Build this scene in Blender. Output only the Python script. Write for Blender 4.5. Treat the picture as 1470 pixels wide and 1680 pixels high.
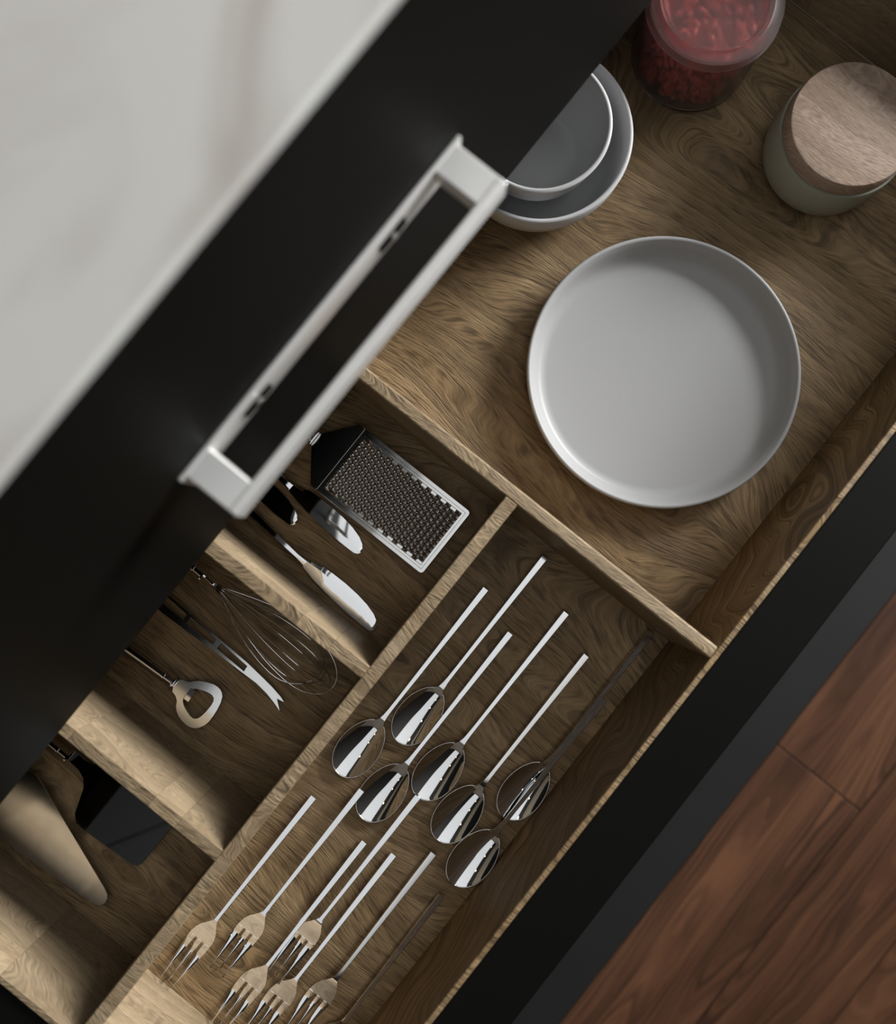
import bpy, bmesh, math, random
from mathutils import Vector, Matrix, noise

random.seed(7)
for o in list(bpy.data.objects):
    bpy.data.objects.remove(o)
scene = bpy.context.scene
COL = scene.collection

# ------------------------------------------------------------------ camera
Z0 = 0.44            # height of the open drawer's bottom board above the room floor
FPX, IW, IH = 1450.0, 1470.0, 1680.0
CAMH = 0.78          # camera height above the drawer bottom
ROLL, TX, TY = 0.896329, -0.039374, 0.000658


def rot3():
    c, s = math.cos(ROLL), math.sin(ROLL)
    r0 = Matrix(((c, -s, 0), (s, c, 0), (0, 0, 1)))
    rx = Matrix(((1, 0, 0), (0, math.cos(TX), -math.sin(TX)), (0, math.sin(TX), math.cos(TX))))
    ry = Matrix(((math.cos(TY), 0, math.sin(TY)), (0, 1, 0), (-math.sin(TY), 0, math.cos(TY))))
    return rx @ ry @ r0


RCAM = rot3()
cam_data = bpy.data.cameras.new('camera')
cam = bpy.data.objects.new('camera', cam_data)
COL.objects.link(cam)
cam.matrix_world = Matrix.Translation((0, 0, Z0 + CAMH)) @ RCAM.transposed().to_4x4()
cam_data.sensor_fit = 'HORIZONTAL'
cam_data.sensor_width = 36.0
cam_data.lens = 36.0 * FPX / IW
cam_data.clip_start = 0.01
cam_data.dof.use_dof = True
cam_data.dof.focus_distance = 0.755
cam_data.dof.aperture_fstop = 3.6
scene.camera = cam


def at(px, py, z=0.0):
    """plan position (drawer coordinates) of a measured image point lying at height z above the drawer bottom"""
    d = RCAM.transposed() @ Vector(((px - IW / 2) / FPX, (IH / 2 - py) / FPX, -1.0))
    t = (z - CAMH) / d.z
    return Vector((d.x * t, d.y * t, z))


# ------------------------------------------------------------------ world, light, exposure
world = bpy.data.worlds.new('world')
scene.world = world
world.use_nodes = True
wb = world.node_tree.nodes['Background']
wb.inputs[0].default_value = (0.75, 0.86, 1.0, 1)
wb.inputs[1].default_value = 1.2

wl = bpy.data.lights.new('window_daylight', 'AREA')
wl.shape = 'RECTANGLE'
wl.size, wl.size_y = 1.2, 0.85
wl.energy = 146
wl.color = (1.0, 0.985, 0.96)
wlo = bpy.data.objects.new('window_daylight', wl)
COL.objects.link(wlo)
wlo.location = (2.35, -0.85, Z0 + 1.0)
wlo.rotation_euler = Vector((-1, 0, 0)).to_track_quat('-Z', 'Y').to_euler()

vs = scene.view_settings
vs.view_transform = 'Standard'
vs.look = 'None'
vs.exposure = 0.0
vs.gamma = 1.0
vs.use_curve_mapping = False


# ------------------------------------------------------------------ material helpers
def newmat(name):
    m = bpy.data.materials.new(name)
    m.use_nodes = True
    nt = m.node_tree
    return m, nt, nt.nodes['Principled BSDF']


def nd(nt, t, **kw):
    n = nt.nodes.new(t)
    for k, v in kw.items():
        setattr(n, k, v)
    return n


def plain(name, col, rough=0.5, metal=0.0, var=0.06, scale=30.0, bump=0.0, spec=0.5):
    m, nt, b = newmat(name)
    tc = nd(nt, 'ShaderNodeTexCoord')
    n = nd(nt, 'ShaderNodeTexNoise')
    n.inputs['Scale'].default_value = scale
    n.inputs['Detail'].default_value = 3
    nt.links.new(tc.outputs['Object'], n.inputs['Vector'])
    r = nd(nt, 'ShaderNodeValToRGB')
    r.color_ramp.elements[0].color = (*[c * (1 - var) for c in col], 1)
    r.color_ramp.elements[1].color = (*[min(1, c * (1 + var)) for c in col], 1)
    nt.links.new(n.outputs['Fac'], r.inputs['Fac'])
    nt.links.new(r.outputs['Color'], b.inputs['Base Color'])
    b.inputs['Roughness'].default_value = rough
    b.inputs['Metallic'].default_value = metal
    b.inputs['Specular IOR Level'].default_value = spec
    if bump:
        bp = nd(nt, 'ShaderNodeBump')
        bp.inputs['Strength'].default_value = bump
        bp.inputs['Distance'].default_value = 0.001
        nt.links.new(n.outputs['Fac'], bp.inputs['Height'])
        nt.links.new(bp.outputs['Normal'], b.inputs['Normal'])
    return m


def wood(name, dark, mid, light, axis='Y', figure=9.0, rings=16.0, pore=1.0, rough=0.55, fine=1.0, bump=0.5, pieces=True, ringamt=0.5, spec=0.3, warp=0.016, along=0.22, streak=1.0):
    """wood: growth-ring figure as contours of a stretched noise, short dark pores, fibre, all along one axis"""
    m, nt, b = newmat(name)
    L = nt.links.new
    tc = nd(nt, 'ShaderNodeTexCoord')
    vec = tc.outputs['Object']
    if pieces:
        oi = nd(nt, 'ShaderNodeObjectInfo')
        mul = nd(nt, 'ShaderNodeMath', operation='MULTIPLY')
        mul.inputs[1].default_value = 7.3
        L(oi.outputs['Random'], mul.inputs[0])
        cx = nd(nt, 'ShaderNodeCombineXYZ')
        for i in range(3):
            L(mul.outputs[0], cx.inputs[i])
        ad = nd(nt, 'ShaderNodeVectorMath', operation='ADD')
        L(vec, ad.inputs[0])
        L(cx.outputs[0], ad.inputs[1])
        vec = ad.outputs[0]
    # gentle warp so that the grain wanders
    wn = nd(nt, 'ShaderNodeTexNoise')
    wn.inputs['Scale'].default_value = 7.0
    wn.inputs['Detail'].default_value = 2.0
    L(vec, wn.inputs['Vector'])
    ws = nd(nt, 'ShaderNodeVectorMath', operation='SUBTRACT')
    ws.inputs[1].default_value = (0.5, 0.5, 0.5)
    L(wn.outputs['Color'], ws.inputs[0])
    wm = nd(nt, 'ShaderNodeVectorMath', operation='SCALE')
    wm.inputs['Scale'].default_value = warp
    L(ws.outputs[0], wm.inputs[0])
    wa = nd(nt, 'ShaderNodeVectorMath', operation='ADD')
    L(vec, wa.inputs[0])
    L(wm.outputs[0], wa.inputs[1])
    vec = wa.outputs[0]

    def stretched(across, along, detail, dist=0.0):
        mp = nd(nt, 'ShaderNodeMapping')
        mp.inputs['Scale'].default_value = (across, along, across) if axis == 'Y' else (along, across, across)
        L(vec, mp.inputs['Vector'])
        n = nd(nt, 'ShaderNodeTexNoise')
        n.inputs['Scale'].default_value = 1.0
        n.inputs['Detail'].default_value = detail
        n.inputs['Distortion'].default_value = dist
        L(mp.outputs[0], n.inputs['Vector'])
        return n.outputs['Fac']

    def ramp(fac, p0, p1, c0=(0, 0, 0, 1), c1=(1, 1, 1, 1)):
        r = nd(nt, 'ShaderNodeValToRGB')
        r.color_ramp.elements[0].position = p0
        r.color_ramp.elements[1].position = p1
        r.color_ramp.elements[0].color = c0
        r.color_ramp.elements[1].color = c1
        L(fac, r.inputs['Fac'])
        return r.outputs['Color']

    big = stretched(figure, figure * along, 1.0, 0.3)
    cloud = ramp(stretched(figure * 2.2, figure * 0.6, 3.0), 0.3, 0.7)
    # grain coordinate: follows the contours of the figure, so pores and fibres bend round it
    sx = nd(nt, 'ShaderNodeSeparateXYZ')
    L(vec, sx.inputs[0])
    acr = nd(nt, 'ShaderNodeMath', operation='ADD')
    L(sx.outputs['X' if axis == 'Y' else 'Y'], acr.inputs[0])
    L(sx.outputs['Z'], acr.inputs[1])
    lng = sx.outputs['Y' if axis == 'Y' else 'X']

    def madd(a, k, b=None, c=0.0):
        n = nd(nt, 'ShaderNodeMath', operation='MULTIPLY_ADD')
        L(a, n.inputs[0])
        n.inputs[1].default_value = k
        if b is None:
            n.inputs[2].default_value = c
        else:
            L(b, n.inputs[2])
        return n.outputs[0]

    g = madd(acr.outputs[0], 180.0 * fine, madd(big, rings * 4.5))

    def grain(kg, kl, detail):
        cb = nd(nt, 'ShaderNodeCombineXYZ')
        L(madd(g, kg), cb.inputs[0])
        L(madd(lng, kl * fine * streak), cb.inputs[1])
        n = nd(nt, 'ShaderNodeTexNoise')
        n.inputs['Scale'].default_value = 1.0
        n.inputs['Detail'].default_value = detail
        L(cb.outputs[0], n.inputs['Vector'])
        return n.outputs['Fac']

    fr = nd(nt, 'ShaderNodeMath', operation='FRACT')
    L(madd(g, 0.16), fr.inputs[0])
    ring = ramp(fr.outputs[0], 0.0, 0.9)
    p1 = ramp(grain(2.3, 62, 2.0), 0.34, 0.52)
    p2 = ramp(grain(5.5, 120, 2.0), 0.30, 0.64)

    base = nd(nt, 'ShaderNodeMix', data_type='RGBA')
    L(cloud, base.inputs['Factor'])
    base.inputs['A'].default_value = (*mid, 1)
    base.inputs['B'].default_value = (*light, 1)
    rm = nd(nt, 'ShaderNodeMix', data_type='RGBA')
    inv = nd(nt, 'ShaderNodeMath', operation='MULTIPLY_ADD')
    L(ring, inv.inputs[0])
    inv.inputs[1].default_value = -ringamt
    inv.inputs[2].default_value = ringamt
    L(inv.outputs[0], rm.inputs['Factor'])
    L(base.outputs['Result'], rm.inputs['A'])
    rm.inputs['B'].default_value = (*[(d + mdd) / 2 for d, mdd in zip(dark, mid)], 1)
    pm = nd(nt, 'ShaderNodeMix', data_type='RGBA')
    pinv = nd(nt, 'ShaderNodeMath', operation='MULTIPLY_ADD')
    L(p1, pinv.inputs[0])
    pinv.inputs[1].default_value = -0.62 * pore
    pinv.inputs[2].default_value = 0.62 * pore
    L(pinv.outputs[0], pm.inputs['Factor'])
    L(rm.outputs['Result'], pm.inputs['A'])
    pm.inputs['B'].default_value = (*dark, 1)
    fm = nd(nt, 'ShaderNodeMix', data_type='RGBA', blend_type='MULTIPLY')
    fm.inputs['Factor'].default_value = 0.38
    L(pm.outputs['Result'], fm.inputs['A'])
    L(p2, fm.inputs['B'])
    out = fm.outputs['Result']
    if pieces:
        hv = nd(nt, 'ShaderNodeHueSaturation')
        mr = nd(nt, 'ShaderNodeMapRange')
        mr.inputs['To Min'].default_value = 0.86
        mr.inputs['To Max'].default_value = 1.14
        L(oi.outputs['Random'], mr.inputs['Value'])
        L(mr.outputs[0], hv.inputs['Value'])
        L(out, hv.inputs['Color'])
        out = hv.outputs['Color']
    L(out, b.inputs['Base Color'])
    b.inputs['Roughness'].default_value = rough
    b.inputs['Specular IOR Level'].default_value = spec
    hs = nd(nt, 'ShaderNodeMath', operation='MULTIPLY_ADD')
    L(p1, hs.inputs[0])
    hs.inputs[1].default_value = 1.0
    L(p2, hs.inputs[2])
    bp = nd(nt, 'ShaderNodeBump')
    bp.inputs['Strength'].default_value = bump
    bp.inputs['Distance'].default_value = 0.0006
    L(hs.outputs[0], bp.inputs['Height'])
    L(bp.outputs['Normal'], b.inputs['Normal'])
    return m


def metal(name, col, rough, brushed=0.0):
    m, nt, b = newmat(name)
    b.inputs['Base Color'].default_value = (*col, 1)
    b.inputs['Metallic'].default_value = 1.0
    tc = nd(nt, 'ShaderNodeTexCoord')
    n = nd(nt, 'ShaderNodeTexNoise')
    n.inputs['Scale'].default_value = 60
    nt.links.new(tc.outputs['Object'], n.inputs['Vector'])
    mr = nd(nt, 'ShaderNodeMapRange')
    mr.inputs['To Min'].default_value = rough * 0.85
    mr.inputs['To Max'].default_value = rough * 1.15
    nt.links.new(n.outputs['Fac'], mr.inputs['Value'])
    nt.links.new(mr.outputs[0], b.inputs['Roughness'])
    return m


M = {}
M['oak'] = wood('oak_drawer', (0.075, 0.047, 0.023), (0.315, 0.208, 0.103), (0.485, 0.34, 0.187), 'Y', figure=9.0, rings=11.0, ringamt=0.6, pore=0.95, fine=1.15, streak=0.5, pieces=True)
M['oak_top'] = wood('oak_cut_edge', (0.12, 0.078, 0.042), (0.42, 0.305, 0.18), (0.56, 0.43, 0.27), 'Y', figure=20.0, rings=6.0, ringamt=0.6, pore=0.8, pieces=True)
M['oak_x'] = wood('oak_cross', (0.09, 0.05, 0.022), (0.33, 0.21, 0.10), (0.45, 0.30, 0.155), 'X', pieces=True)
M['oak_face'] = wood('oak_stave', (0.17, 0.115, 0.065), (0.42, 0.315, 0.195), (0.54, 0.42, 0.275), 'Y', figure=18.0, rings=9.0, pore=0.35, pieces=True, bump=0.25)
M['lid_wood'] = wood('pale_lid_wood', (0.17, 0.10, 0.065), (0.47, 0.345, 0.26), (0.58, 0.44, 0.345), 'Y', figure=14, rings=9, pore=0.35, ringamt=0.42, along=0.15, pieces=False, bump=0.15)
M['plank'] = wood('floor_plank_wood', (0.020, 0.011, 0.008), (0.085, 0.037, 0.020), (0.15, 0.069, 0.036), 'X', figure=7.0, rings=5.0, pore=0.8, fine=0.3, ringamt=0.6, along=0.10, streak=0.22, warp=0.012, pieces=True, bump=0.15, rough=0.42)
M['steel'] = metal('polished_steel', (0.80, 0.81, 0.82), 0.045)
M['satin'] = metal('satin_steel', (0.74, 0.74, 0.73), 0.13)
M['alu'] = metal('brushed_aluminium', (0.92, 0.92, 0.91), 0.42)
M['alu'].node_tree.nodes['Principled BSDF'].inputs['Metallic'].default_value = 0.58
M['black'] = plain('matte_black_lacquer', (0.0036, 0.0036, 0.0031), 0.6, spec=0.10)
M['hole'] = plain('dark_recess', (0.006, 0.006, 0.006), 0.8, spec=0.1)
M['grey_cer'] = plain('grey_glazed_ceramic', (0.375, 0.38, 0.385), 0.42, var=0.01, spec=0.4)
M['bowl_cer'] = plain('pale_grey_ceramic', (0.45, 0.455, 0.462), 0.42, var=0.01, spec=0.35)
M['sage'] = plain('sage_grey_ceramic', (0.36, 0.37, 0.30), 0.5, var=0.02)
M['slate'] = plain('dark_slate_tile', (0.014, 0.0148, 0.015), 0.65, var=0.12, scale=14, spec=0.2)
M['white'] = plain('white_paint', (0.80, 0.79, 0.77), 0.7, var=0.01)
M['darkwall'] = plain('charcoal_paint', (0.02, 0.019, 0.017), 0.8, var=0.02)
M['olive'] = plain('olive_brown_paint', (0.20, 0.165, 0.115), 0.75, var=0.03)
M['wallp'] = plain('warm_grey_paint', (0.13, 0.11, 0.088), 0.8, var=0.02)
M['bean'] = plain('red_bean_skin', (0.40, 0.03, 0.026), 0.35, var=0.35, scale=140)
M['groove'] = plain('dark_joint', (0.03, 0.014, 0.008), 0.8)


def marble():
    m, nt, b = newmat('white_marble')
    L = nt.links.new
    tc = nd(nt, 'ShaderNodeTexCoord')
    mp = nd(nt, 'ShaderNodeMapping')
    mp.inputs['Rotation'].default_value = (0, 0, 0.35)
    mp.inputs['Scale'].default_value = (3.0, 9.0, 3.0)
    L(tc.outputs['Object'], mp.inputs['Vector'])
    n = nd(nt, 'ShaderNodeTexNoise')
    n.inputs['Scale'].default_value = 1.6
    n.inputs['Detail'].default_value = 5
    n.inputs['Distortion'].default_value = 0.8
    L(mp.outputs[0], n.inputs['Vector'])
    r = nd(nt, 'ShaderNodeValToRGB')
    e = r.color_ramp.elements
    e[0].position, e[0].color = 0.33, (0.47, 0.445, 0.42, 1)
    e[1].position, e[1].color = 0.52, (0.70, 0.71, 0.695, 1)
    x = r.color_ramp.elements.new(0.44)
    x.color = (0.635, 0.63, 0.615, 1)
    L(n.outputs['Fac'], r.inputs['Fac'])
    L(r.outputs['Color'], b.inputs['Base Color'])
    b.inputs['Roughness'].default_value = 0.35
    return m


def frosted(name, col, rough, ior=1.25):
    m, nt, b = newmat(name)
    b.inputs['Base Color'].default_value = (*col, 1)
    b.inputs['Transmission Weight'].default_value = 0.97
    b.inputs['Roughness'].default_value = rough
    b.inputs['IOR'].default_value = ior
    b.inputs['Specular IOR Level'].default_value = 0.25
    return m


def emis(name, col, s):
    m, nt, b = newmat(name)
    b.inputs['Base Color'].default_value = (0.15, 0.15, 0.15, 1)
    b.inputs['Emission Color'].default_value = (*col, 1)
    b.inputs['Emission Strength'].default_value = s
    return m


M['marble'] = marble()
M['frost'] = frosted('frosted_plastic', (0.95, 0.90, 0.89), 0.13)
M['frost_lid'] = frosted('frosted_lid_plastic', (0.90, 0.76, 0.75), 0.36)
M['panel'] = emis('ceiling_panel_glow', (0.97, 0.99, 1.0), 0.68)
M['spot'] = emis('warm_spot_glow', (1.0, 0.83, 0.55), 10)


# ------------------------------------------------------------------ mesh helpers
def obj(name, bm, m, parent=None, loc=(0, 0, 0), smooth=False, rotz=0.0, angle=35):
    bmesh.ops.recalc_face_normals(bm, faces=bm.faces)
    me = bpy.data.meshes.new(name)
    bm.to_mesh(me)
    bm.free()
    me.materials.append(m)
    if smooth:
        for p in me.polygons:
            p.use_smooth = True
        if angle < 180:
            try:
                me.set_sharp_from_angle(angle=math.radians(angle))
            except Exception:
                pass
    o = bpy.data.objects.new(name, me)
    COL.objects.link(o)
    o.location = loc
    o.rotation_euler = (0, 0, rotz)
    if parent:
        o.parent = parent
    return o


def thing(name, label, cat, loc=(0, 0, 0), rotz=0.0, group=None):
    o = bpy.data.objects.new(name, None)
    COL.objects.link(o)
    o.empty_display_size = 0.02
    o.location = loc
    o.rotation_euler = (0, 0, rotz)
    o['label'] = label
    o['category'] = cat
    if group:
        o['group'] = group
    return o


def struct(o):
    o['kind'] = 'structure'
    return o


def tag(o, label, cat, group=None):
    o['label'] = label
    o['category'] = cat
    if group:
        o['group'] = group
    return o


def copy_tree(o, parent=None):
    c = o.copy()
    COL.objects.link(c)
    c.parent = parent
    for ch in o.children:
        copy_tree(ch, c)
    return c


def box(bm, x0, x1, y0, y1, z0, z1, bev=0.0, seg=1):
    r = bmesh.ops.create_cube(bm, size=1.0)
    vs_ = r['verts']
    for v in vs_:
        v.co = Vector(((x0 + x1) / 2 + v.co.x * (x1 - x0), (y0 + y1) / 2 + v.co.y * (y1 - y0), (z0 + z1) / 2 + v.co.z * (z1 - z0)))
    if bev:
        es = list({e for v in vs_ for e in v.link_edges})
        bmesh.ops.bevel(bm, geom=es, offset=bev, segments=seg, affect='EDGES', profile=0.5)
    return bm


def boxobj(name, dims, m, parent=None, bev=0.0, loc=(0, 0, 0), seg=1):
    return obj(name, box(bmesh.new(), *dims, bev, seg), m, parent, loc)


def lathe(bm, prof, n=64, cx=0.0, cy=0.0):
    rings = []
    for r, z in prof:
        if r <= 1e-6:
            rings.append([bm.verts.new((cx, cy, z))])
        else:
            rings.append([bm.verts.new((cx + r * math.cos(2 * math.pi * i / n), cy + r * math.sin(2 * math.pi * i / n), z)) for i in range(n)])
    for a, b in zip(rings, rings[1:]):
        for i in range(n):
            j = (i + 1) % n
            if len(a) == 1 and len(b) == 1:
                continue
            if len(a) == 1:
                bm.faces.new((a[0], b[i], b[j]))
            elif len(b) == 1:
                bm.faces.new((a[i], b[0], a[j]))
            else:
                bm.faces.new((a[i], b[i], b[j], a[j]))
    return bm


def tube(bm, pts, rad, n=8, closed=False):
    pts = [Vector(p) for p in pts]
    rads = rad if isinstance(rad, (list, tuple)) else [rad] * len(pts)
    rings = []
    ref = None
    for i, p in enumerate(pts):
        if closed:
            t = (pts[(i + 1) % len(pts)] - pts[i - 1]).normalized()
        else:
            t = (pts[min(i + 1, len(pts) - 1)] - pts[max(i - 1, 0)]).normalized()
        if ref is None:
            ref = t.orthogonal().normalized()
        ref = (ref - t * ref.dot(t)).normalized()
        bi = t.cross(ref)
        rings.append([bm.verts.new(p + (ref * math.cos(2 * math.pi * k / n) + bi * math.sin(2 * math.pi * k / n)) * rads[i]) for k in range(n)])
    cnt = len(rings)
    for i in range(cnt if closed else cnt - 1):
        a, b = rings[i], rings[(i + 1) % cnt]
        for k in range(n):
            bm.faces.new((a[k], a[(k + 1) % n], b[(k + 1) % n], b[k]))
    if not closed:
        bm.faces.new(rings[0])
        bm.faces.new(rings[-1])
    return bm


def loft(bm, secs, cap=True):
    rings = [[bm.verts.new(p) for p in s] for s in secs]
    n = len(rings[0])
    for a, b in zip(rings, rings[1:]):
        for k in range(n):
            bm.faces.new((a[k], a[(k + 1) % n], b[(k + 1) % n], b[k]))
    if cap:
        bm.faces.new(rings[0])
        bm.faces.new(rings[-1])
    return bm


def rect_sec(x, w, zc, h, bev=0.0006):
    b = min(bev, w * 0.3, h * 0.3)
    hw, hh = w / 2, h / 2
    p = [(-hw + b, -hh), (hw - b, -hh), (hw, -hh + b), (hw, hh - b), (hw - b, hh), (-hw + b, hh), (-hw, hh - b), (-hw, -hh + b)]
    return [(x, y, zc + z) for y, z in p]


def smooth_poly(pts, it=2):
    """corner-cutting on a closed outline"""
    for _ in range(it):
        q = []
        n = len(pts)
        for i in range(n):
            a, b = Vector(pts[i]), Vector(pts[(i + 1) % n])
            q += [a * 0.75 + b * 0.25, a * 0.25 + b * 0.75]
        pts = q
    return pts


def plate(bm, outer, holes, z0, z1, bev=0.0):
    """flat plate with real thickness from plan outlines"""
    loops = [outer] + list(holes)
    edges = []
    for lp in loops:
        vs_ = [bm.verts.new((p[0], p[1], z0)) for p in lp]
        for i in range(len(vs_)):
            edges.append(bm.edges.new((vs_[i], vs_[(i + 1) % len(vs_)])))
    r = bmesh.ops.triangle_fill(bm, use_beauty=True, use_dissolve=True, edges=edges)
    faces = [f for f in r['geom'] if isinstance(f, bmesh.types.BMFace)]
    ex = bmesh.ops.extrude_face_region(bm, geom=faces)
    for v in ex['geom']:
        if isinstance(v, bmesh.types.BMVert):
            v.co.z = z1
    if bev:
        tops = [e for e in bm.edges if all(abs(v.co.z - z1) < 1e-7 for v in e.verts) and any(abs(f.normal.z) < 0.5 for f in e.link_faces)]
        bm.normal_update()
        tops = [e for e in bm.edges if all(abs(v.co.z - z1) < 1e-7 for v in e.verts) and len(e.link_faces) == 2 and e.calc_face_angle(0) > 0.8]
        bmesh.ops.bevel(bm, geom=tops, offset=bev, segments=1, affect='EDGES')
    return bm


# ------------------------------------------------------------------ the room
FL = -Z0  # room floor in drawer coordinates
base = (0, 0, Z0)
RX0, RX1, RY0, RY1, CZ = -2.6, 2.4, -3.2, 0.76, 2.2

floor = struct(boxobj('floor', (RX0, RX1, RY0, RY1, FL - 0.05, FL - 0.0025), M['groove'], loc=base))
# floorboards: rows run along the counter
yrow = -0.5205
row = 0
PW = 0.144
while yrow > RY0 + 0.01:
    y1, y0 = yrow, max(RY0, yrow - PW)
    joints = []
    off = [0.0703, -0.55, 0.46, -0.25, 0.62][row % 5]
    xs = [off + k * 1.22 for k in range(-4, 5)]
    xs = [RX0] + [x for x in xs if RX0 + 0.05 < x < RX1 - 0.05] + [RX1]
    for xa, xb in zip(xs, xs[1:]):
        if row > 6:
            pass
        bm = box(bmesh.new(), xa + 0.0006, xb - 0.0006, y0 + 0.0006, y1 - 0.0006, FL - 0.0025, FL, 0.0012)
        obj('plank', bm, M['plank'], floor)
    yrow -= PW
    row += 1
struct(boxobj('floor_border', (RX0, RX1, -0.5197, RY1, FL - 0.0025, FL), M['slate'], floor))

struct(boxobj('ceiling', (RX0, RX1, RY0, RY1, CZ, CZ + 0.05), M['darkwall'], loc=base))
struct(boxobj('wall_back', (RX0 - 0.1, RX1 + 0.1, RY1, RY1 + 0.1, FL, CZ), M['olive'], loc=base))
struct(boxobj('wall_front', (RX0 - 0.1, RX1 + 0.1, RY0 - 0.1, RY0, FL, CZ), M['darkwall'], loc=base))
struct(boxobj('wall_left', (RX0 - 0.1, RX0, RY0, RY1, FL, CZ), M['wallp'], loc=base))
WY0, WY1, WZ0, WZ1 = -1.5, -0.2, 0.52, 1.48
bm = bmesh.new()
box(bm, RX1, RX1 + 0.1, RY0, WY0, FL, CZ)
box(bm, RX1, RX1 + 0.1, WY1, RY1, FL, CZ)
box(bm, RX1, RX1 + 0.1, WY0, WY1, FL, WZ0)
box(bm, RX1, RX1 + 0.1, WY0, WY1, WZ1, CZ)
struct(obj('wall_right', bm, M['wallp'], loc=base))
win = struct(bpy.data.objects.new('window_1', None))
COL.objects.link(win)
win.location = base
bm = bmesh.new()
box(bm, RX1 + 0.02, RX1 + 0.07, WY0, WY0 + 0.05, WZ0, WZ1)
box(bm, RX1 + 0.02, RX1 + 0.07, WY1 - 0.05, WY1, WZ0, WZ1)
box(bm, RX1 + 0.02, RX1 + 0.07, WY0, WY1, WZ0, WZ0 + 0.05)
box(bm, RX1 + 0.02, RX1 + 0.07, WY0, WY1, WZ1 - 0.05, WZ1)
obj('window_frame', bm, M['white'], win)

# ceiling luminaire over the worktop and a row of warm spots beside it
lamp = thing('ceiling_light', 'long white luminous ceiling panel above the worktop', 'lamp', (0, 0, Z0 + CZ))
PX0, PX1, PY0, PY1 = -2.5, 2.2, -0.58, 0.36
boxobj('diffuser', (PX0, PX1, PY0, PY1, -0.035, -0.02), M['panel'], lamp)
bm = bmesh.new()
box(bm, PX0 - 0.02, PX1 + 0.02, PY0 - 0.02, PY0, -0.04, 0)
box(bm, PX0 - 0.02, PX1 + 0.02, PY1, PY1 + 0.02, -0.04, 0)
box(bm, PX0 - 0.02, PX0, PY0, PY1, -0.04, 0)
box(bm, PX1, PX1 + 0.02, PY0, PY1, -0.04, 0)
obj('frame', bm, M['white'], lamp)
for k, sx in enumerate((-2.0, -1.2, -0.4, 0.4, 1.2, 2.0)):
    sp = thing('ceiling_spotlight', 'small round warm ceiling spot, number %s along the row from the window' % ('one', 'two', 'three', 'four', 'five', 'six')[5 - k], 'spotlight', (sx, 0.44, Z0 + CZ), group='ceiling spots beside the luminous panel')
    obj('housing', lathe(bmesh.new(), [(0.0, -0.002), (0.048, -0.002), (0.05, -0.012), (0.036, -0.012), (0.03, -0.004), (0.0, -0.004)], 24), M['white'], sp)
    obj('bulb', lathe(bmesh.new(), [(0.0, -0.0045), (0.028, -0.0045), (0.028, -0.006), (0.0, -0.006)], 20), M['spot'], sp)

# ------------------------------------------------------------------ worktop and cabinet
FY = 0.134   # plane of the closed fronts
bm = bmesh.new()
loft(bm, [[(x, FY - 0.0008, 0.4755), (x, FY - 0.0008, 0.4790), (x, FY + 0.0006, 0.4800), (x, RY1 - 0.002, 0.4800), (x, RY1 - 0.002, 0.4765), (x, FY + 0.0245, 0.4765), (x, FY + 0.0245, 0.4755)] for x in (-1.3, 1.6)])
wt = obj('worktop', bm, M['marble'], loc=base)
tag(wt, 'pale veined marble worktop above the black cabinet front', 'worktop')


def cabinet(x0, x1, label):
    c = thing('base_cabinet', label, 'cabinet', (x0, FY, Z0), group='black base cabinets under the worktop')
    w = x1 - x0
    D = RY1 - 0.004 - FY
    boxobj('side_panel', (0.001, 0.017, 0.024, D, FL + 0.1, 0.4745), M['black'], c)
    boxobj('side_panel', (w - 0.017, w - 0.001, 0.024, D, FL + 0.1, 0.4745), M['black'], c)
    boxobj('back_panel', (0.017, w - 0.017, D - 0.01, D, FL + 0.1, 0.4745), M['black'], c)
    boxobj('bottom_panel', (0.017, w - 0.017, 0.024, D - 0.01, FL + 0.1, FL + 0.118), M['black'], c)
    boxobj('plinth', (0.0, w, 0.07, D, FL, FL + 0.1), M['black'], c)
    return c


XA, XB = -0.502, 0.632
main_cab = cabinet(XA, XB, 'black base cabinet holding the open wooden drawer')
for xa, xb, lab in ((-1.28, XA - 0.003, 'closed black base cabinet on the cake server side'), (XB + 0.003, 1.58, 'closed black base cabinet on the wooden-lidded jar side')):
    c = cabinet(xa, xb, lab)
    boxobj('drawer_front', (0.002, xb - xa - 0.002, 0.0, 0.022, 0.143, 0.474), M['black'], c, 0.001)
    boxobj('drawer_front', (0.002, xb - xa - 0.002, 0.0, 0.022, FL + 0.1, 0.138), M['black'], c, 0.001)
# bottom front of the same cabinet below the open drawer
boxobj('drawer_front', (0.002, XB - XA - 0.002, 0.0, 0.022, FL + 0.1, -0.06), M['black'], main_cab, 0.001)

# closed upper drawer: black front with a bracket handle
up = thing('upper_drawer', 'closed upper drawer with plain matte black front and aluminium handle', 'drawer', (0, FY, Z0))
boxobj('drawer_front', (XA + 0.002, XB - 0.002, 0.0, 0.022, 0.1432, 0.474), M['black'], up, 0.0008)
boxobj('drawer_box', (XA + 0.03, XB - 0.03, 0.022, 0.50, 0.165, 0.33), M['black'], up)
hx0, hx1, hz = -0.0575, 0.1725, 0.314
hd = boxobj('handle', (hx0 - 0.004, hx1 + 0.004, -0.003, 0.0, hz - 0.026, hz), M['alu'], up, 0.0008)
bm = box(bmesh.new(), hx0, hx1, -0.0375, -0.0315, hz - 0.017, hz, 0.001, 2)
obj('grip_bar', bm, M['alu'], hd)
for s, xx in ((1, hx0), (-1, hx1)):
    bm = bmesh.new()
    xs = sorted((xx, xx + s * 0.0195))
    box(bm, xs[0], xs[1], -0.0325, -0.0025, hz - 0.014, hz - 0.0006, 0.0008)
    obj('arm', bm, M['alu'], hd)
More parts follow.
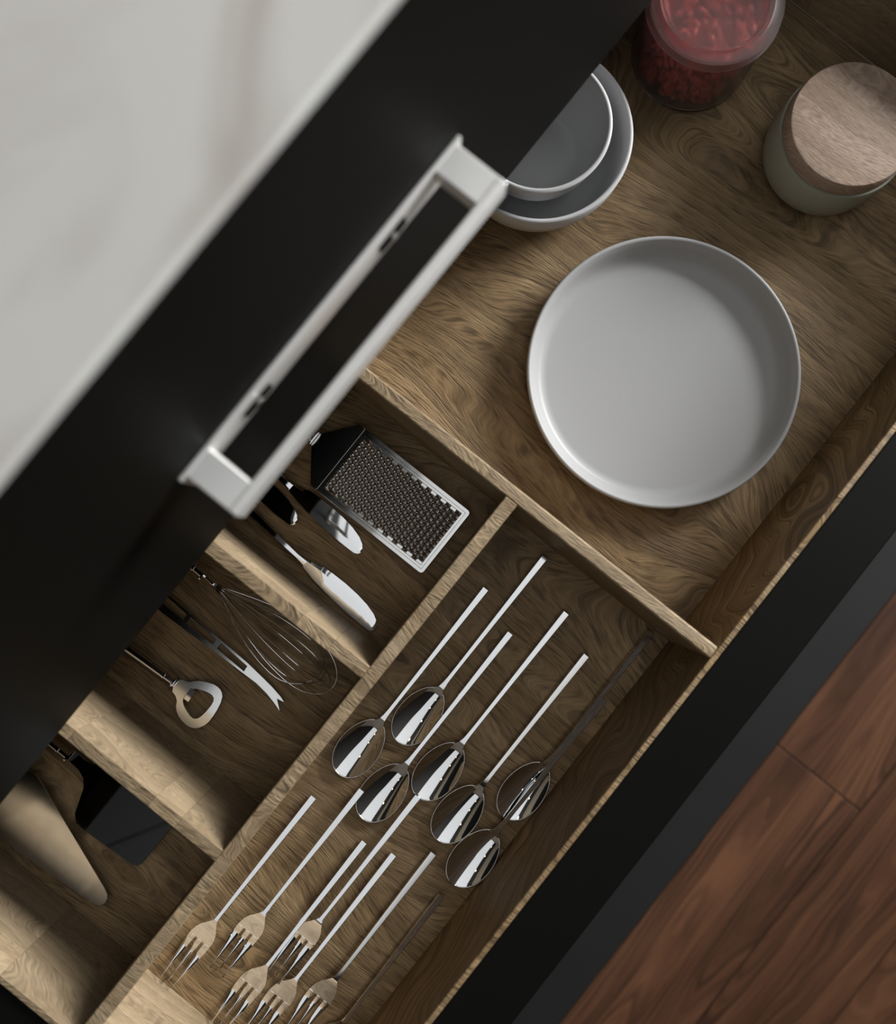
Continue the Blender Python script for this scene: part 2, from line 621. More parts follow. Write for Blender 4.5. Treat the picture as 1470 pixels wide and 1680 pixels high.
for xx in (-0.002, 0.115):
    bm = bmesh.new()
    plate(bm, smooth_poly([(xx - 0.011, -0.0034), (xx + 0.011, -0.0034), (xx + 0.011, -0.0042), (xx - 0.011, -0.0042)], 1), [], hz - 0.018, hz - 0.009)
    sl = obj('screw_slot', bm, M['hole'], hd)
    bm = lathe(bmesh.new(), [(0.0, 0.0), (0.0034, 0.0), (0.0034, 0.0012), (0.0024, 0.0018), (0.0, 0.0018)], 16)
    for v in bm.verts:
        v.co = Vector((xx + v.co.x, -0.0042 - v.co.z, hz - 0.0135 + v.co.y))
    obj('screw', bm, M['satin'], sl)

# ------------------------------------------------------------------ the open drawer
HT = 0.123
YF, YB = -0.2033, 0.30
XL, XR = -0.4468, 0.5791
D1a, D1b = 0.0567, 0.0669
LD0, LD1 = -0.0213, -0.0106
D2a, D2b = -0.1155, -0.105
D3a, D3b = -0.2861, -0.2765
dr = thing('drawer', 'open oak-lined drawer divided into compartments with thick black front', 'drawer', base)
boxobj('bottom_board', (XL, D1a, YF, YB, -0.012, 0.0), M['oak'], dr)
boxobj('bottom_board', (D1b, XR, YF, YB, -0.012, 0.0), M['oak'], dr)
boxobj('front_wall', (XL - 0.005, XR + 0.009, -0.2077, YF, -0.012, HT), M['oak'], dr, 0.0006)
boxobj('back_wall', (XL - 0.005, XR + 0.009, YB, YB + 0.010, -0.012, HT), M['oak'], dr, 0.0006)


def cap_tops(o):
    o.data.materials.append(M['oak_top'])
    for p in o.data.polygons:
        if p.normal.z > 0.5:
            p.material_index = 1
    return o


def stave_wall(name, x0, x1, y0, y1, cuts, label=None, parent=None):
    """a divider glued up from end-to-end oak staves"""
    ys = [y0] + cuts + [y1]
    o = None
    for a, b in zip(ys, ys[1:]):
        bm = box(bmesh.new(), x0, x1, a, b, 0.0, HT, 0.0004)
        if o is None:
            o = cap_tops(obj(name, bm, M['oak_face'], dr))
        else:
            cap_tops(obj('stave', bm, M['oak_face'], o))
    return o


stave_wall('end_wall', XL - 0.005, XL, YF, YB, [-0.10, -0.012, 0.06, 0.16])
stave_wall('end_wall', XR, XR + 0.009, YF, YB, [-0.08, 0.05, 0.18])
cap_tops(boxobj('divider', (D1a, D1b, YF, YB, -0.012, HT), M['oak'], dr, 0.0012))
cap_tops(boxobj('divider', (XL, D1a, LD0, LD1, 0, HT), M['oak'], dr, 0.0006))
stave_wall('divider', D2a, D2b, LD1, YB, [0.022, 0.052, 0.14, 0.22])
stave_wall('divider', D3a, D3b, LD1, YB, [0.028, 0.053, 0.13, 0.21])
# black metal outside of the box and the thick black front
boxobj('side_rail', (XL - 0.030, XL - 0.0052, -0.2077, YB + 0.01, 0.012, HT - 0.003), M['black'], dr, 0.0008)
boxobj('side_rail', (XR + 0.0092, XR + 0.034, -0.2077, YB + 0.01, 0.012, HT - 0.003), M['black'], dr, 0.0008)
boxobj('front_panel', (XA + 0.002, XB - 0.002, -0.2545, -0.2078, -0.055, HT - 0.002), M['black'], dr, 0.002, seg=2)

# ------------------------------------------------------------------ crockery and jars
px, py = 0.2349, -0.0515
bm = lathe(bmesh.new(), [(0, 0.0035), (0.099, 0.0035), (0.1045, 0.0042), (0.1085, 0.0072), (0.1115, 0.014), (0.1148, 0.0222), (0.1163, 0.0232), (0.1180, 0.0228), (0.1187, 0.0216),
                          (0.1165, 0.013), (0.113, 0.005), (0.106, 0.0006), (0.098, 0.0), (0.0, 0.0)], 128)
tag(obj('plate', bm, M['grey_cer'], None, (px, py, Z0 + 0.0002), smooth=True, angle=60), 'large round grey plate with upright rim lying on the drawer bottom', 'plate')

bx, by = 0.317, 0.154
bm = lathe(bmesh.new(), [(0, 0.005), (0.042, 0.005), (0.055, 0.009), (0.064, 0.020), (0.0705, 0.040), (0.0725, 0.0585), (0.0735, 0.0600), (0.0758, 0.0600), (0.0768, 0.0588),
                          (0.0755, 0.042), (0.069, 0.018), (0.058, 0.004), (0.046, 0.0), (0, 0.0)], 96)
tag(obj('bowl', bm, M['bowl_cer'], None, (bx, by, Z0 + 0.0002), smooth=True, angle=60), 'wide pale grey bowl with a smaller bowl nested inside', 'bowl', 'nested bowls')
bm = lathe(bmesh.new(), [(0, 0.005), (0.030, 0.005), (0.0355, 0.0065), (0.0385, 0.011), (0.0475, 0.034), (0.0545, 0.067), (0.0553, 0.0690), (0.0572, 0.0695), (0.0588, 0.0682),
                          (0.0525, 0.036), (0.041, 0.008), (0.034, 0.0005), (0.028, 0.0), (0, 0.0)], 96)
tag(obj('bowl', bm, M['bowl_cer'], None, (0.3171, 0.1566, Z0 + 0.0056), smooth=True, angle=60), 'smaller pale grey bowl sitting inside the wide bowl', 'bowl', 'nested bowls')

jr = thing('storage_jar', 'cloudy plastic jar of red beans with a frosted lid', 'jar', (0.4806, 0.106, Z0 + 0.0002))
bm = lathe(bmesh.new(), [(0, 0.0), (0.048, 0.0), (0.0525, 0.003), (0.0532, 0.010), (0.0532, 0.083), (0.0518, 0.083), (0.0518, 0.010), (0.0505, 0.004), (0.047, 0.002), (0, 0.002)], 72)
obj('jar_body', bm, M['frost'], jr, smooth=True, angle=40)
bm = lathe(bmesh.new(), [(0, 0.0865), (0.0425, 0.0865), (0.0438, 0.0885), (0.0455, 0.0885), (0.0465, 0.0868), (0.0478, 0.0862), (0.0535, 0.0858), (0.0552, 0.0845), (0.0560, 0.079), (0.0566, 0.0765),
                          (0.0556, 0.0765), (0.0545, 0.0835), (0.0478, 0.0840), (0.0, 0.0842)], 72)
obj('lid', bm, M['frost_lid'], jr, smooth=True, angle=30)
# the beans: too many and too buried to count
bm = bmesh.new()
proto = bmesh.new()
bmesh.ops.create_icosphere(proto, subdivisions=2, radius=1.0)
pv = [v.co.copy() for v in proto.verts]
pf = [[v.index for v in f.verts] for f in proto.faces]
proto.free()
rng = random.Random(3)
for i in range(760):
    if i < 560:
        a, z, r = rng.uniform(0, 2 * math.pi), rng.uniform(0.0062, 0.076), rng.uniform(0.040, 0.0465)
    else:
        a, z, r = rng.uniform(0, 2 * math.pi), rng.uniform(0.070, 0.0775), 0.044 * math.sqrt(rng.random())
    rot = Matrix.Rotation(rng.uniform(0, 6.28), 3, 'Z') @ Matrix.Rotation(rng.uniform(-0.9, 0.9), 3, 'Y') @ Matrix.Rotation(rng.uniform(0, 6.28), 3, 'X')
    c = Vector((r * math.cos(a), r * math.sin(a), z))
    sc_ = Vector((0.0056, 0.0032, 0.0028)) * rng.uniform(0.85, 1.1)
    vv = [bm.verts.new(c + rot @ Vector((p.x * sc_.x, p.y * sc_.y, p.z * sc_.z))) for p in pv]
    for f in pf:
        bm.faces.new([vv[k] for k in f])
lathe(bm, [(0, 0.004), (0.041, 0.004), (0.041, 0.071), (0, 0.071)], 32)
bn = obj('red_beans', bm, M['bean'], None, (0.4806, 0.106, Z0 + 0.0002), smooth=True, angle=180)
tag(bn, 'small glossy red beans filling the cloudy jar', 'beans')
bn['kind'] = 'stuff'

wj = thing('canister', 'low sage grey ceramic canister with pale wooden lid', 'jar', (0.4782, -0.0440, Z0 + 0.0002))
bm = lathe(bmesh.new(), [(0, 0.0), (0.043, 0.0), (0.049, 0.0025), (0.0535, 0.009), (0.0552, 0.020), (0.0552, 0.050), (0.0545, 0.0525), (0.052, 0.0525), (0.052, 0.012), (0.046, 0.004), (0, 0.004)], 80)
obj('canister_body', bm, M['sage'], wj, smooth=True, angle=50)
bm = lathe(bmesh.new(), [(0, 0.0527), (0.0525, 0.0527), (0.0530, 0.0545), (0.0528, 0.067), (0.0515, 0.0697), (0.0500, 0.0703), (0, 0.0705)], 80)
obj('lid', bm, M['lid_wood'], wj, smooth=True, angle=30)


# ------------------------------------------------------------------ spoons
def make_spoon():
    """along x: handle end at +x, bowl centre at the origin"""
    t = thing('spoon', '', 'spoon')
    a, w, dep, rim = 0.0285, 0.0178, 0.0052, 0.0080
    bm = bmesh.new()
    NR, NA = 12, 56

    def rimpt(th):
        c, s = math.cos(th), math.sin(th)
        # egg outline, narrower toward the handle
        ww = w * (1 - 0.10 * c)
        return a * c, ww * s

    def ztop(x, y, r):
        return rim + 0.0008 * (x / a) * r * r - dep * (1 - r ** 2.0)

    ctr = bm.verts.new((0, 0, rim - dep))
    prev = None
    top = []
    for i in range(1, NR + 1):
        r = i / NR
        ring = []
        for k in range(NA):
            x, y = rimpt(2 * math.pi * k / NA)
            ring.append(bm.verts.new((x * r, y * r, ztop(x * r, y * r, r))))
        top.append(ring)
    for k in range(NA):
        bm.faces.new((ctr, top[0][k], top[0][(k + 1) % NA]))
    for p, q in zip(top, top[1:]):
        for k in range(NA):
            bm.faces.new((p[k], q[k], q[(k + 1) % NA], p[(k + 1) % NA]))
    ctr2 = bm.verts.new((0, 0, rim - dep - 0.0013))
    bot = []
    for i in range(1, NR + 1):
        r = i / NR
        ring = []
        for k in range(NA):
            x, y = rimpt(2 * math.pi * k / NA)
            g = 1.0 + (0.022 if i == NR else 0.03 * r)
            ring.append(bm.verts.new((x * r * g, y * r * g, ztop(x * r, y * r, r) - 0.0013 * (1 - 0.35 * r))))
        bot.append(ring)
    for k in range(NA):
        bm.faces.new((ctr2, bot[0][(k + 1) % NA], bot[0][k]))
    for p, q in zip(bot, bot[1:]):
        for k in range(NA):
            bm.faces.new((p[(k + 1) % NA], q[(k + 1) % NA], q[k], p[k]))
    for k in range(NA):
        bm.faces.new((top[-1][k], bot[-1][k], bot[-1][(k + 1) % NA], top[-1][(k + 1) % NA]))
    ob_ = obj('bowl', bm, M['steel'], t, smooth=True, angle=50)
    rp = []
    for k in range(NA):
        x, y = rimpt(2 * math.pi * k / NA)
        rp.append((x * 1.008, y * 1.008, ztop(x, y, 1.0) - 0.0002))
    obj('rim', tube(bmesh.new(), rp, 0.00055, 8, closed=True), M['steel'], ob_, smooth=True, angle=180)
    secs = []
    for x, ww, ztop_, h in ((0.0262, 0.0112, 0.0089, 0.0009), (0.0284, 0.0086, 0.0098, 0.0013), (0.0310, 0.0060, 0.0110, 0.0017), (0.036, 0.0044, 0.0124, 0.0022), (0.042, 0.0038, 0.0125, 0.0024),
                         (0.055, 0.0036, 0.0121, 0.0026), (0.10, 0.0043, 0.0108, 0.0036), (0.14, 0.0051, 0.0096, 0.0048), (0.1755, 0.0058, 0.0086, 0.0062)):
        zc = ztop_ - h / 2
        secs.append(rect_sec(x, ww, zc, h, 0.0004))
    obj('handle', loft(bmesh.new(), secs), M['steel'], t, smooth=True, angle=20)
    return t


SP = [  # bowl centre x, y, y of handle end, label
    (-0.1832, -0.0492, -0.0489, 'steel spoon nearest the long oak divider, alone beside it'),
    (-0.1296, -0.0718, -0.0720, 'steel spoon whose handle end comes closest to the plate compartment divider'),
    (-0.2000, -0.0891, -0.0895, 'steel spoon with a fork handle end lying over the left rim of its bowl'),
    (-0.1558, -0.1151, -0.1166, 'steel spoon with a fork handle end touching its bowl tip'),
    (-0.1738, -0.1510, -0.1530, 'bright steel spoon lying next to the two dark overlapping spoons'),
    (-0.1229, -0.1831, -0.1852, 'dark-reflecting spoon with another spoon handle lying across its bowl'),
    (-0.1948, -0.1848, -0.1888, 'spoon by the front wall whose handle crosses the bowl of another spoon'),
]
sp0 = make_spoon()
for i, (x, y, ye, lab) in enumerate(SP):
    s = sp0 if i == 0 else copy_tree(sp0)
    s.location = (x, y, Z0 + 0.0004)
    s.rotation_euler = (0, 0, math.atan2(ye - y, 0.1755))
    s['label'] = lab
    s['group'] = 'steel spoons in the cutlery compartment'
SPOON7 = s


# ------------------------------------------------------------------ forks
def make_fork():
    """along x: handle end at +x, neck at the origin, tine tips at -x"""
    t = thing('fork', '', 'fork')

    def zc(x):      # x runs from 0 (neck) to -0.068 (tips)
        d = -x
        if d < 0.034:
            u = d / 0.034
            return 0.0122 - 0.0092 * (u * u * (3 - 2 * u))
        if d < 0.043:
            return 0.0030 + 0.21 * (d - 0.034) ** 2 / 0.018
        return 0.0030 + 0.21 * (d - 0.043 + 0.0045)

    LEN, SLOT = 0.0685, 0.0262

    def half(d):    # half width of the whole head
        pts = [(0, 0.0018), (0.003, 0.0024), (0.007, 0.0048), (0.012, 0.0080), (0.018, 0.0101), (0.025, 0.0109), (0.034, 0.0107), (0.048, 0.0094), (0.0685, 0.0074)]
        for (a0, b0), (a1, b1) in zip(pts, pts[1:]):
            if d <= a1:
                u = (d - a0) / (a1 - a0)
                u = u * u * (3 - 2 * u) * 0.4 + u * 0.6
                return b0 + (b1 - b0) * u
        return pts[-1][1]

    def slotw(d):   # half width of each slot
        if d <= SLOT:
            return 0.0
        e = d - SLOT
        w0 = 0.00135 if e > 0.0016 else 0.00135 * math.sqrt(max(0, 1 - (1 - e / 0.0016) ** 2))
        return w0 + 0.0011 * max(0, e - 0.004) / 0.038

    ds = [0.0, 0.002, 0.004, 0.0065, 0.009, 0.012, 0.015, 0.018, 0.0215, 0.0245, SLOT, SLOT + 0.0003, SLOT + 0.0008, SLOT + 0.0016, 0.031, 0.035, 0.040, 0.046, 0.052, 0.058, 0.064, LEN]
    bm = bmesh.new()
    th = 0.0011
    for k in range(3):
        rows = []
        for d in ds:
            h = half(d)
            sw = slotw(d)
            c = h * 0.335                        # slot centre lines
            tipf = max(0.0, (d - 0.036) / (LEN - 0.036))
            if k == 0:
                lo, hi = -h, -c - sw
            elif k == 1:
                lo, hi = -c + sw, c - sw
            else:
                lo, hi = c + sw, h
            mid = (lo + hi) / 2
            hw = (hi - lo) / 2
            hw *= (1 - 0.86 * tipf ** 1.3)
            if k != 1:
                mid += (-1 if k == 0 else 1) * 0.0004 * tipf
            cr = 0.0003 if d > SLOT else 0.0
            z = zc(-d)
            rows.append([bm.verts.new((-d, mid + hw * q, z + cr * (1 - q * q))) for q in (-1, -0.5, 0, 0.5, 1)])
        for p, q in zip(rows, rows[1:]):
            for j in range(4):
                bm.faces.new((p[j], p[j + 1], q[j + 1], q[j]))
    bmesh.ops.remove_doubles(bm, verts=bm.verts, dist=0.00003)
    bmesh.ops.recalc_face_normals(bm, faces=bm.faces)
    if sum(f.normal.z for f in bm.faces) < 0:
        bmesh.ops.reverse_faces(bm, faces=bm.faces)
    me_faces = list(bm.faces)
    r = bmesh.ops.solidify(bm, geom=me_faces, thickness=th)
    obj('tines', bm, M['steel'], t, smooth=True, angle=45)
    secs = []
    for x, ww, zt, h in ((-0.0025, 0.0040, 0.0124, 0.0014), (0.001, 0.0037, 0.0127, 0.0018), (0.008, 0.0034, 0.0128, 0.0022), (0.03, 0.0037, 0.0121, 0.0028), (0.07, 0.0046, 0.0106, 0.0040), (0.105, 0.0053, 0.0094, 0.0052), (0.1305, 0.0058, 0.0086, 0.0062)):
        z = zt - h / 2
        secs.append(rect_sec(x, ww, z, h, 0.0004))
    obj('handle', loft(bmesh.new(), secs), M['steel'], t, smooth=True, angle=20)
    return t


FK = [  # neck x, y, lift, pitch, label
    (-0.3710, -0.0445, 0, 0, 'three-tined steel fork nearest the long oak divider'),
    (-0.3385, -0.0726, 0, 0.028, 'three-tined steel fork whose handle end lies over a spoon bowl rim'),
    (-0.3128, -0.1136, 0, 0.028, 'three-tined fork with bright slot edges, handle end at a spoon bowl tip'),
    (-0.3735, -0.1026, 0, 0, 'three-tined fork whose handle runs beside the bright-edged fork tines'),
    (-0.3660, -0.1290, 0, 0, 'three-tined fork lying third from the drawer front wall'),
    (-0.3440, -0.1553, 0, 0, 'three-tined fork beside the darkest fork, handle end near the last spoon bowl'),
    (-0.3680, -0.1832, 0, 0, 'dark-reflecting fork closest to the drawer front wall'),
]
fk0 = make_fork()
for i, (x, y, dz, pitch, lab) in enumerate(FK):
    f = fk0 if i == 0 else copy_tree(fk0)
    f.location = (x, y, Z0 + 0.0004 + dz)
    f.rotation_euler = (0, -pitch, 0)
    if pitch:
        f.location.z += 0.0025
    f['label'] = lab
    f['group'] = 'steel forks in the cutlery compartment'


# ------------------------------------------------------------------ table knives
def make_knife():
    """along x: blade tip at +x (origin at the tip), cutting edge toward +y"""
    t = thing('table_knife', '', 'knife')
    st = [  # distance back from tip, y back, y ridge, y edge
        (0.0, -0.0010, 0.0002, 0.0012), (0.0012, -0.0030, 0.0002, 0.0032), (0.004, -0.0045, 0.0005, 0.0060), (0.010, -0.0052, 0.0020, 0.0088), (0.020, -0.0060, 0.0040, 0.0108), (0.032, -0.0065, 0.0052, 0.0116),
        (0.046, -0.0066, 0.0055, 0.0113), (0.060, -0.0062, 0.0050, 0.0100), (0.070, -0.0056, 0.0044, 0.0086), (0.0725, -0.0054, 0.0040, 0.0070), (0.080, -0.0044, 0.0028, 0.0046), (0.088, -0.0030, 0.0018, 0.0032)]
    bm = bmesh.new()
    rows = []
    for d, yb, yr, ye in st:
        z = 0.0034
        rows.append([bm.verts.new((-d, yb, z)), bm.verts.new((-d, yr, z + 0.0004)), bm.verts.new((-d, ye, z - 0.0006)), bm.verts.new((-d, ye, z - 0.0012)), bm.verts.new((-d, yb, z - 0.0016))])
    for p, q in zip(rows, rows[1:]):
        for j in range(5):
            bm.faces.new((p[j], p[(j + 1) % 5], q[(j + 1) % 5], q[j]))
    bm.faces.new(rows[0])
    bm.faces.new(rows[-1])
    obj('blade', bm, M['steel'], t, smooth=True, angle=14)
    secs = []
    for d, w, zc, h in ((0.084, 0.0066, 0.0036, 0.0036), (0.094, 0.0058, 0.0040, 0.0056), (0.105, 0.0062, 0.0042, 0.0072), (0.16, 0.0078, 0.0044, 0.0080), (0.205, 0.0086, 0.0044, 0.0080)):
        secs.append(rect_sec(-d, w, zc, h, 0.0014))
    obj('handle', loft(bmesh.new(), secs), M['steel'], t, smooth=True, angle=30)
    return t


kn0 = make_knife()
KN = [((615.5, 1033), (494, 917), 'table knife lying closest to the low oak divider, its whole blade in view'),
      ((592.0, 906), (478, 799), 'table knife lying right beside the grater'),
      ((485.0, 859), (371, 752), 'table knife showing only a dark rounded blade tip from under the handle')]
for i, (tip, bol, lab) in enumerate(KN):
    k = kn0 if i == 0 else copy_tree(kn0)
    a, b = at(*tip, 0.003), at(*bol, 0.003)
    d = a - b
    k.location = (a.x, a.y, Z0 + 0.0002)
    k.rotation_euler = (0, 0, math.atan2(d.y, d.x))
    k['label'] = lab
    k['group'] = 'table knives in the grater compartment'


# ------------------------------------------------------------------ other utensils (each with a tube handle and two collars)
def frame_from(a, b):
    d = (b - a)
    d.z = 0
    return math.atan2(d.y, d.x)


def handle_parts(t, x0, z, length, r=0.0052, m='satin'):
    """collars and round handle running toward -x from x0"""
    def ring(x, rad, th):
        bm = tube(bmesh.new(), [(x, 0, z), (x + th * 0.5, 0, z), (x + th, 0, z)], rad, 20)
        obj('collar', bm, M['steel'], t, smooth=True, angle=40)
    ring(x0 - 0.0016, r * 1.5, 0.0014)
    bm = tube(bmesh.new(), [(x0 - 0.0105, 0, z), (x0 - 0.006, 0, z), (x0 - 0.0016, 0, z)], r * 0.9, 20)
    obj('neck', bm, M['satin'], t, smooth=True, angle=40)
    ring(x0 - 0.0118, r * 1.12, 0.0012)
    pts = [(x0 - 0.0118 - length * u, 0, z) for u in (0, 0.06, 0.5, 0.92, 0.98, 1.0)]
    bm = tube(bmesh.new(), pts, [r, r, r * 1.12, r * 1.2, r * 1.0, r * 0.5], 20)
    obj('handle', bm, M[m], t, smooth=True, angle=40)


# grater
GZ = 0.0062
A, B, C_, Dd = at(597, 705, GZ), at(775, 839, GZ), at(691, 945, GZ), at(520, 801, GZ)
go = (A + Dd) / 2
ge = (B + C_) / 2
grot = frame_from(go, ge)
GL = (ge - go).length
GW = ((A - Dd).length + (B - C_).length) / 2
gr = thing('grater', 'flat steel hand grater with rows of small raised teeth', 'grater', (go.x, go.y, Z0), grot)
gr.rotation_euler = (0, math.radians(-1.8), grot)
gr.location.z += 0.0035
hw = GW / 2
m_ = 0.0062
bm = bmesh.new()
plate(bm, smooth_poly([(0, -hw), (GL - 0.004, -hw), (GL, -hw), (GL, -hw + 0.004), (GL, hw - 0.004), (GL, hw), (GL - 0.004, hw), (0, hw)], 1)[1:] if False else
      [(0, -hw), (GL - 0.003, -hw), (GL - 0.0009, -hw + 0.0009), (GL, -hw + 0.003), (GL, hw - 0.003), (GL - 0.0009, hw - 0.0009), (GL - 0.003, hw), (0, hw)],
      [[(m_ * 0.8, -hw + m_), (m_ * 0.8, hw - m_), (GL - m_, hw - m_), (GL - m_, -hw + m_)]], GZ - 0.0012, GZ, 0.0004)
obj('frame', bm, M['satin'], gr)
bm = bmesh.new()
for (xa, xb, ya, yb) in ((0.0, 0.0012, -hw + 0.0005, hw - 0.0005),):
    box(bm, xa, xb, ya, yb, GZ, GZ + 0.0010, 0.0003)
obj('ridge', bm, M['steel'], gr)
bm = bmesh.new()
for (xa, xb, ya, yb) in ((0.004, GL - 0.0034, -hw + 0.0034, -hw + 0.0037), (0.004, GL - 0.0034, hw - 0.0037, hw - 0.0034), (GL - 0.0037, GL - 0.0034, -hw + 0.0034, hw - 0.0034)):
    box(bm, xa, xb, ya, yb, GZ - 0.0001, GZ + 0.00004)
obj('engraved_line', bm, M['hole'], gr)
# perforated sheet: staggered cells, each with a real opening
NX, NY = 20, 12
x0, x1, y0, y1 = m_ * 0.8, GL - m_, -hw + m_, hw - m_
cx_, cy_ = (x1 - x0) / NX, (y1 - y0) / (NY + 0.5)
bm = bmesh.new()
bt = bmesh.new()
zs = GZ - 0.0004
for i in range(NX):
    xa, xb = x0 + i * cx_, x0 + (i + 1) * cx_
    sh = cy_ * 0.5 * (i % 2)
    if sh == 0:
        ycell = [y0 + j * cy_ for j in range(NY + 1)]
        fill = (y0 + NY * cy_, y1)
    else:
        ycell = [y0 + sh + j * cy_ for j in range(NY + 1)]
        fill = (y0, y0 + sh)
    vs_ = [bm.verts.new((xa, fill[0], zs)), bm.verts.new((xb, fill[0], zs)), bm.verts.new((xb, fill[1], zs)), bm.verts.new((xa, fill[1], zs))]
    bm.faces.new(vs_)
    for j in range(NY):
        ya, yb = ycell[j], ycell[j + 1]
        xm, ym = (xa + xb) / 2, (ya + yb) / 2
        rx, ry = cx_ * 0.45, cy_ * 0.44
        sq = [(xa, ya), (xm, ya), (xb, ya), (xb, ym), (xb, yb), (xm, yb), (xa, yb), (xa, ym)]
        angs = [-135, -90, -45, 0, 45, 90, 135, 180]
        ov = [bm.verts.new((p[0], p[1], zs)) for p in sq]
        iv = [bm.verts.new((xm + rx * math.cos(math.radians(g)), ym + ry * math.sin(math.radians(g)), zs - 0.0008)) for g in angs]
        for q in range(8):
            bm.faces.new((ov[q], ov[(q + 1) % 8], iv[(q + 1) % 8], iv[q]))
        # the tooth: a raised lip over the half of the opening that faces the far end
        n = 7
        tiers = []
        for ox, kx, ky, hz_ in ((-0.30, 1.22, 0.98, 0.0), (-0.36, 1.08, 0.88, 0.0011), (-0.45, 0.80, 0.66, 0.0017), (-0.55, 0.42, 0.36, 0.0020)):
            tiers.append([bt.verts.new((xm + rx * (ox + kx * math.cos(math.radians(-85 + 170 * q / (n - 1)))), ym + ry * ky * math.sin(math.radians(-85 + 170 * q / (n - 1))), zs + hz_)) for q in range(n)])
        for p_, q_ in zip(tiers, tiers[1:]):
            for q in range(n - 1):
                bt.faces.new((p_[q], p_[q + 1], q_[q + 1], q_[q]))
pf_ = obj('perforated_sheet', bm, M['satin'], gr)
tt = obj('teeth', bt, M['steel'], pf_, smooth=True, angle=180)
tt['kind'] = 'stuff'
# shoulder down to the neck
bm = bmesh.new()
plate(bm, [(0, hw), (-0.006, hw - 0.001), (-0.026, 0.0078), (-0.0275, 0.006), (-0.0275, -0.006), (-0.026, -0.0078), (-0.006, -hw + 0.001), (0, -hw)], [], GZ - 0.0012, GZ, 0.0003)
obj('shoulder', bm, M['satin'], gr)
handle_parts(gr, -0.0275, GZ + 0.0016, 0.10, 0.0048)

# whisk
wz = 0.0262
wa_, wb_ = at(350, 957, wz), at(546, 1128, wz)
wrot = frame_from(wa_, wb_)
WL = (wb_ - wa_).length
wh = thing('whisk', 'steel balloon whisk with thin wire loops', 'whisk', (wa_.x, wa_.y, Z0), wrot)
RMAX = 0.0248
for k in range(5):
    ang = math.radians(18 + 36 * k)
    pts = []
    lk = WL * (1.0 - 0.03 * k)
    N = 40
    for i in range(N + 1):
        # one half of the loop, then mirrored
        u = i / N
        s = u * 2 - 1            # -1..1
        au = abs(s)              # 1 at the neck, 0 at the far end
        x = lk * (1 - au ** 1.9) if au < 1 else 0.0
        tt_ = x / lk
        r = RMAX * (math.sin(min(1, tt_ / 0.74) * math.pi / 2) ** 1.15) if tt_ < 0.74 else RMAX * math.sqrt(max(0.0, 1 - ((tt_ - 0.74) / 0.26) ** 2))
        r = max(r, 0.0012)
        if i == N // 2:
            r = 0.0
        sg = -1 if s < 0 else 1
        pts.append((x, sg * r * math.cos(ang), wz + sg * r * math.sin(ang)))
    obj('wire_loop', tube(bmesh.new(), pts, 0.00055, 6), M['steel'], wh, smooth=True, angle=180)
bm = tube(bmesh.new(), [(-0.010, 0, wz), (-0.004, 0, wz), (0.0, 0, wz), (0.0015, 0, wz)], [0.0019, 0.0019, 0.0027, 0.0024], 16)
obj('ferrule', bm, M['steel'], wh, smooth=True, angle=40)
handle_parts(wh, -0.0095, wz, 0.12, 0.0050)
# the handle end dips to rest on the drawer bottom
ln = 0.0118 + 0.0095 + 0.12

# cheese knife with three windows and a forked tip
CK = 0.0035
out = [(266, 1006), (351, 1069), (400, 1106), (420, 1121), (437, 1138), (449, 1153), (460, 1169), (455, 1147), (467.5, 1153.5), (461, 1143), (447, 1127), (431, 1111), (406, 1087), (363, 1050), (286, 984), (240, 945), (215, 962)]
wins = [[(363, 1056), (405, 1093), (400, 1101), (356, 1064)], [(313, 1013), (354, 1049), (349, 1057), (306, 1023)], [(272, 977), (306, 1008), (301, 1017), (262, 986)]]
o2 = [at(*p, CK) for p in out]
cko = o2[-1]
ck = thing('cheese_knife', 'steel cheese knife with rectangular cut-outs and forked tip', 'knife', (cko.x, cko.y, Z0))
bm = bmesh.new()
plate(bm, [(p.x - cko.x, p.y - cko.y) for p in o2], [[(at(*p, CK).x - cko.x, at(*p, CK).y - cko.y) for p in w_] for w_ in wins], CK - 0.0018, CK, 0.0003)
obj('blade', bm, M['satin'], ck)
hb, he = (at(240, 945, CK) + at(215, 962, CK)) / 2 - cko, at(130, 870, CK) - cko
bm = tube(bmesh.new(), [(hb.x, hb.y, 0.006), ((hb.x + he.x) / 2, (hb.y + he.y) / 2, 0.0062), (he.x, he.y, 0.006)], [0.0052, 0.006, 0.0055], 16)
obj('handle', bm, M['satin'], ck, smooth=True, angle=40)

# bottle opener
BO = 0.0085
out = [(279, 1131), (290, 1146), (287, 1163), (294, 1180), (309, 1194), (323, 1196.5), (340, 1189), (354, 1171), (366, 1147), (364.5, 1133), (354, 1123), (340, 1118.5), (323, 1115.5), (309, 1119), (296, 1112)]
hol = [(317, 1129), (340, 1136), (350, 1143), (349, 1153), (334, 1171), (323, 1179), (314, 1177), (303, 1160), (300, 1148), (306, 1139)]
a_, b_ = at(287.5, 1121, BO), at(345, 1163, BO)
orot = frame_from(a_, b_)
bo = thing('bottle_opener', 'steel bottle opener with open head and round handle', 'opener', (a_.x, a_.y, Z0), orot)


def loc2(p, o, rot, z):
    q = at(*p, z)
    c, s = math.cos(-rot), math.sin(-rot)
    dx, dy = q.x - o.x, q.y - o.y
    return (c * dx - s * dy, s * dx + c * dy)


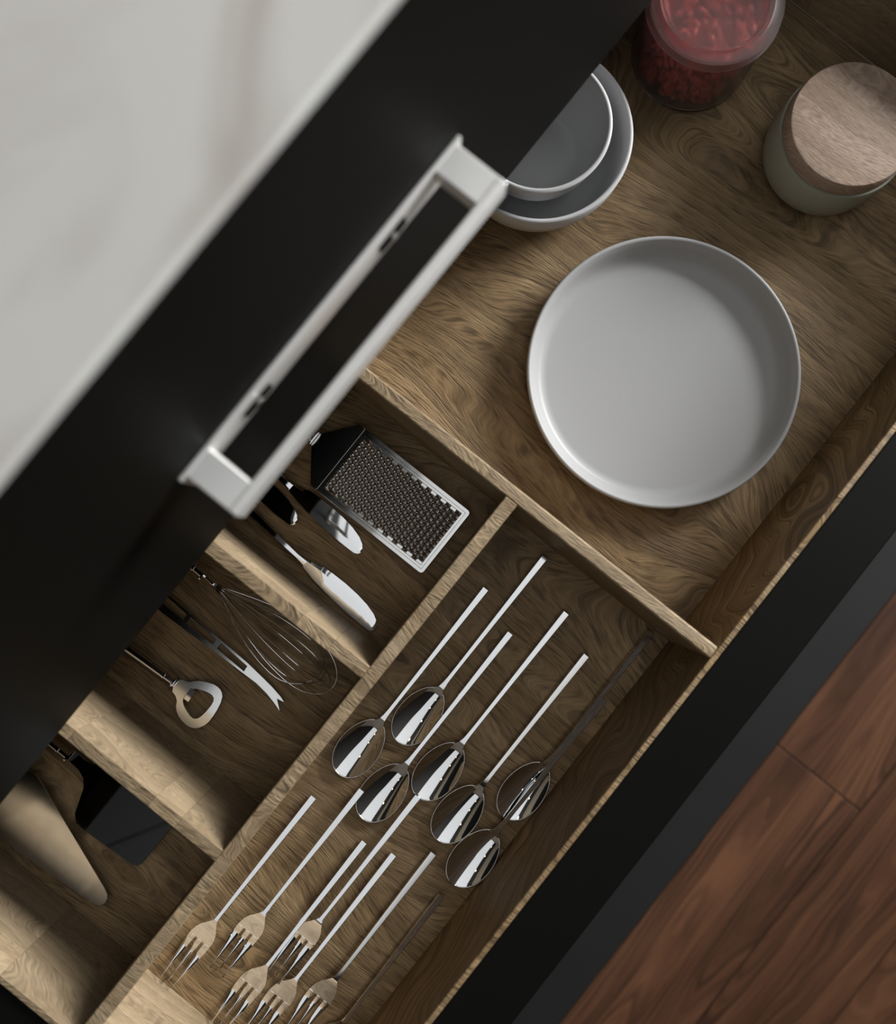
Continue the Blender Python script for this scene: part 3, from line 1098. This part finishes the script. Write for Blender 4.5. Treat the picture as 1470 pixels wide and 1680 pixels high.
bm = bmesh.new()
plate(bm, smooth_poly([Vector(loc2(p, a_, orot, BO)) for p in out], 1), [smooth_poly([Vector(loc2(p, a_, orot, BO)) for p in hol], 1)], BO - 0.003, BO, 0.0005)
obj('head', bm, M['satin'], bo)
bm = bmesh.new()
plate(bm, [loc2(p, a_, orot, BO) for p in ((301, 1146), (313, 1128), (321, 1135), (309, 1152))], [], BO - 0.0022, BO + 0.0004, 0.0002)
obj('tooth', bm, M['steel'], bo)
handle_parts(bo, 0.0, BO + 0.0002, 0.11, 0.0054)

# turner with broad dark blade
TZ = 0.0045
a_, b_ = at(119, 1239, TZ), at(262, 1386, TZ)
# the axis runs straight out of the cabinet
axis_dir = Vector((0.0, -1, 0)).normalized()
trot = math.atan2(axis_dir.y, axis_dir.x)
tn = thing('turner', 'broad dark steel turner blade beside the oak divider', 'turner', (-0.3455, 0.1414, Z0), trot)
half_ = [(0.0, 0.0050), (0.013, 0.0053), (0.0205, 0.0078), (0.026, 0.0135), (0.0315, 0.0275), (0.0345, 0.0350), (0.040, 0.0400), (0.049, 0.0402), (0.0985, 0.0350), (0.1045, 0.0332), (0.1075, 0.0285)]
bm = bmesh.new()
plate(bm, [(x, -y) for x, y in half_] + [(x, y) for x, y in reversed(half_)], [], TZ - 0.0012, TZ, 0.0003)
tb = obj('blade', bm, M['steel'], tn)
tb.rotation_euler = (0, math.radians(-5.5), 0)
handle_parts(tn, 0.0, TZ + 0.0042, 0.11, 0.0048)

# cake server: a tapering wedge
SZ = 0.010
tip = at(172, 1482, SZ)
root_ = at(20, 1318, SZ)
srot = frame_from(root_, tip)
sl_ = (tip - root_).length
cs = thing('cake_server', 'wedge-shaped steel cake server beside the end wall of the drawer', 'cake server', (root_.x, root_.y, Z0), srot)
bm = bmesh.new()
hp = [(sl_, 0.0), (sl_ - 0.001, 0.0040), (sl_ - 0.004, 0.0068), (sl_ - 0.010, 0.0088), (0.005, 0.0300), (-0.005, 0.0315), (-0.014, 0.0280), (-0.020, 0.020), (-0.028, 0.0070), (-0.034, 0.0052)]
plate(bm, hp + [(x, -y) for x, y in reversed(hp[1:])], [], SZ - 0.0012, SZ, 0.0003)
obj('blade', bm, M['satin'], cs)
handle_parts(cs, -0.034, SZ + 0.0008, 0.10, 0.0048)
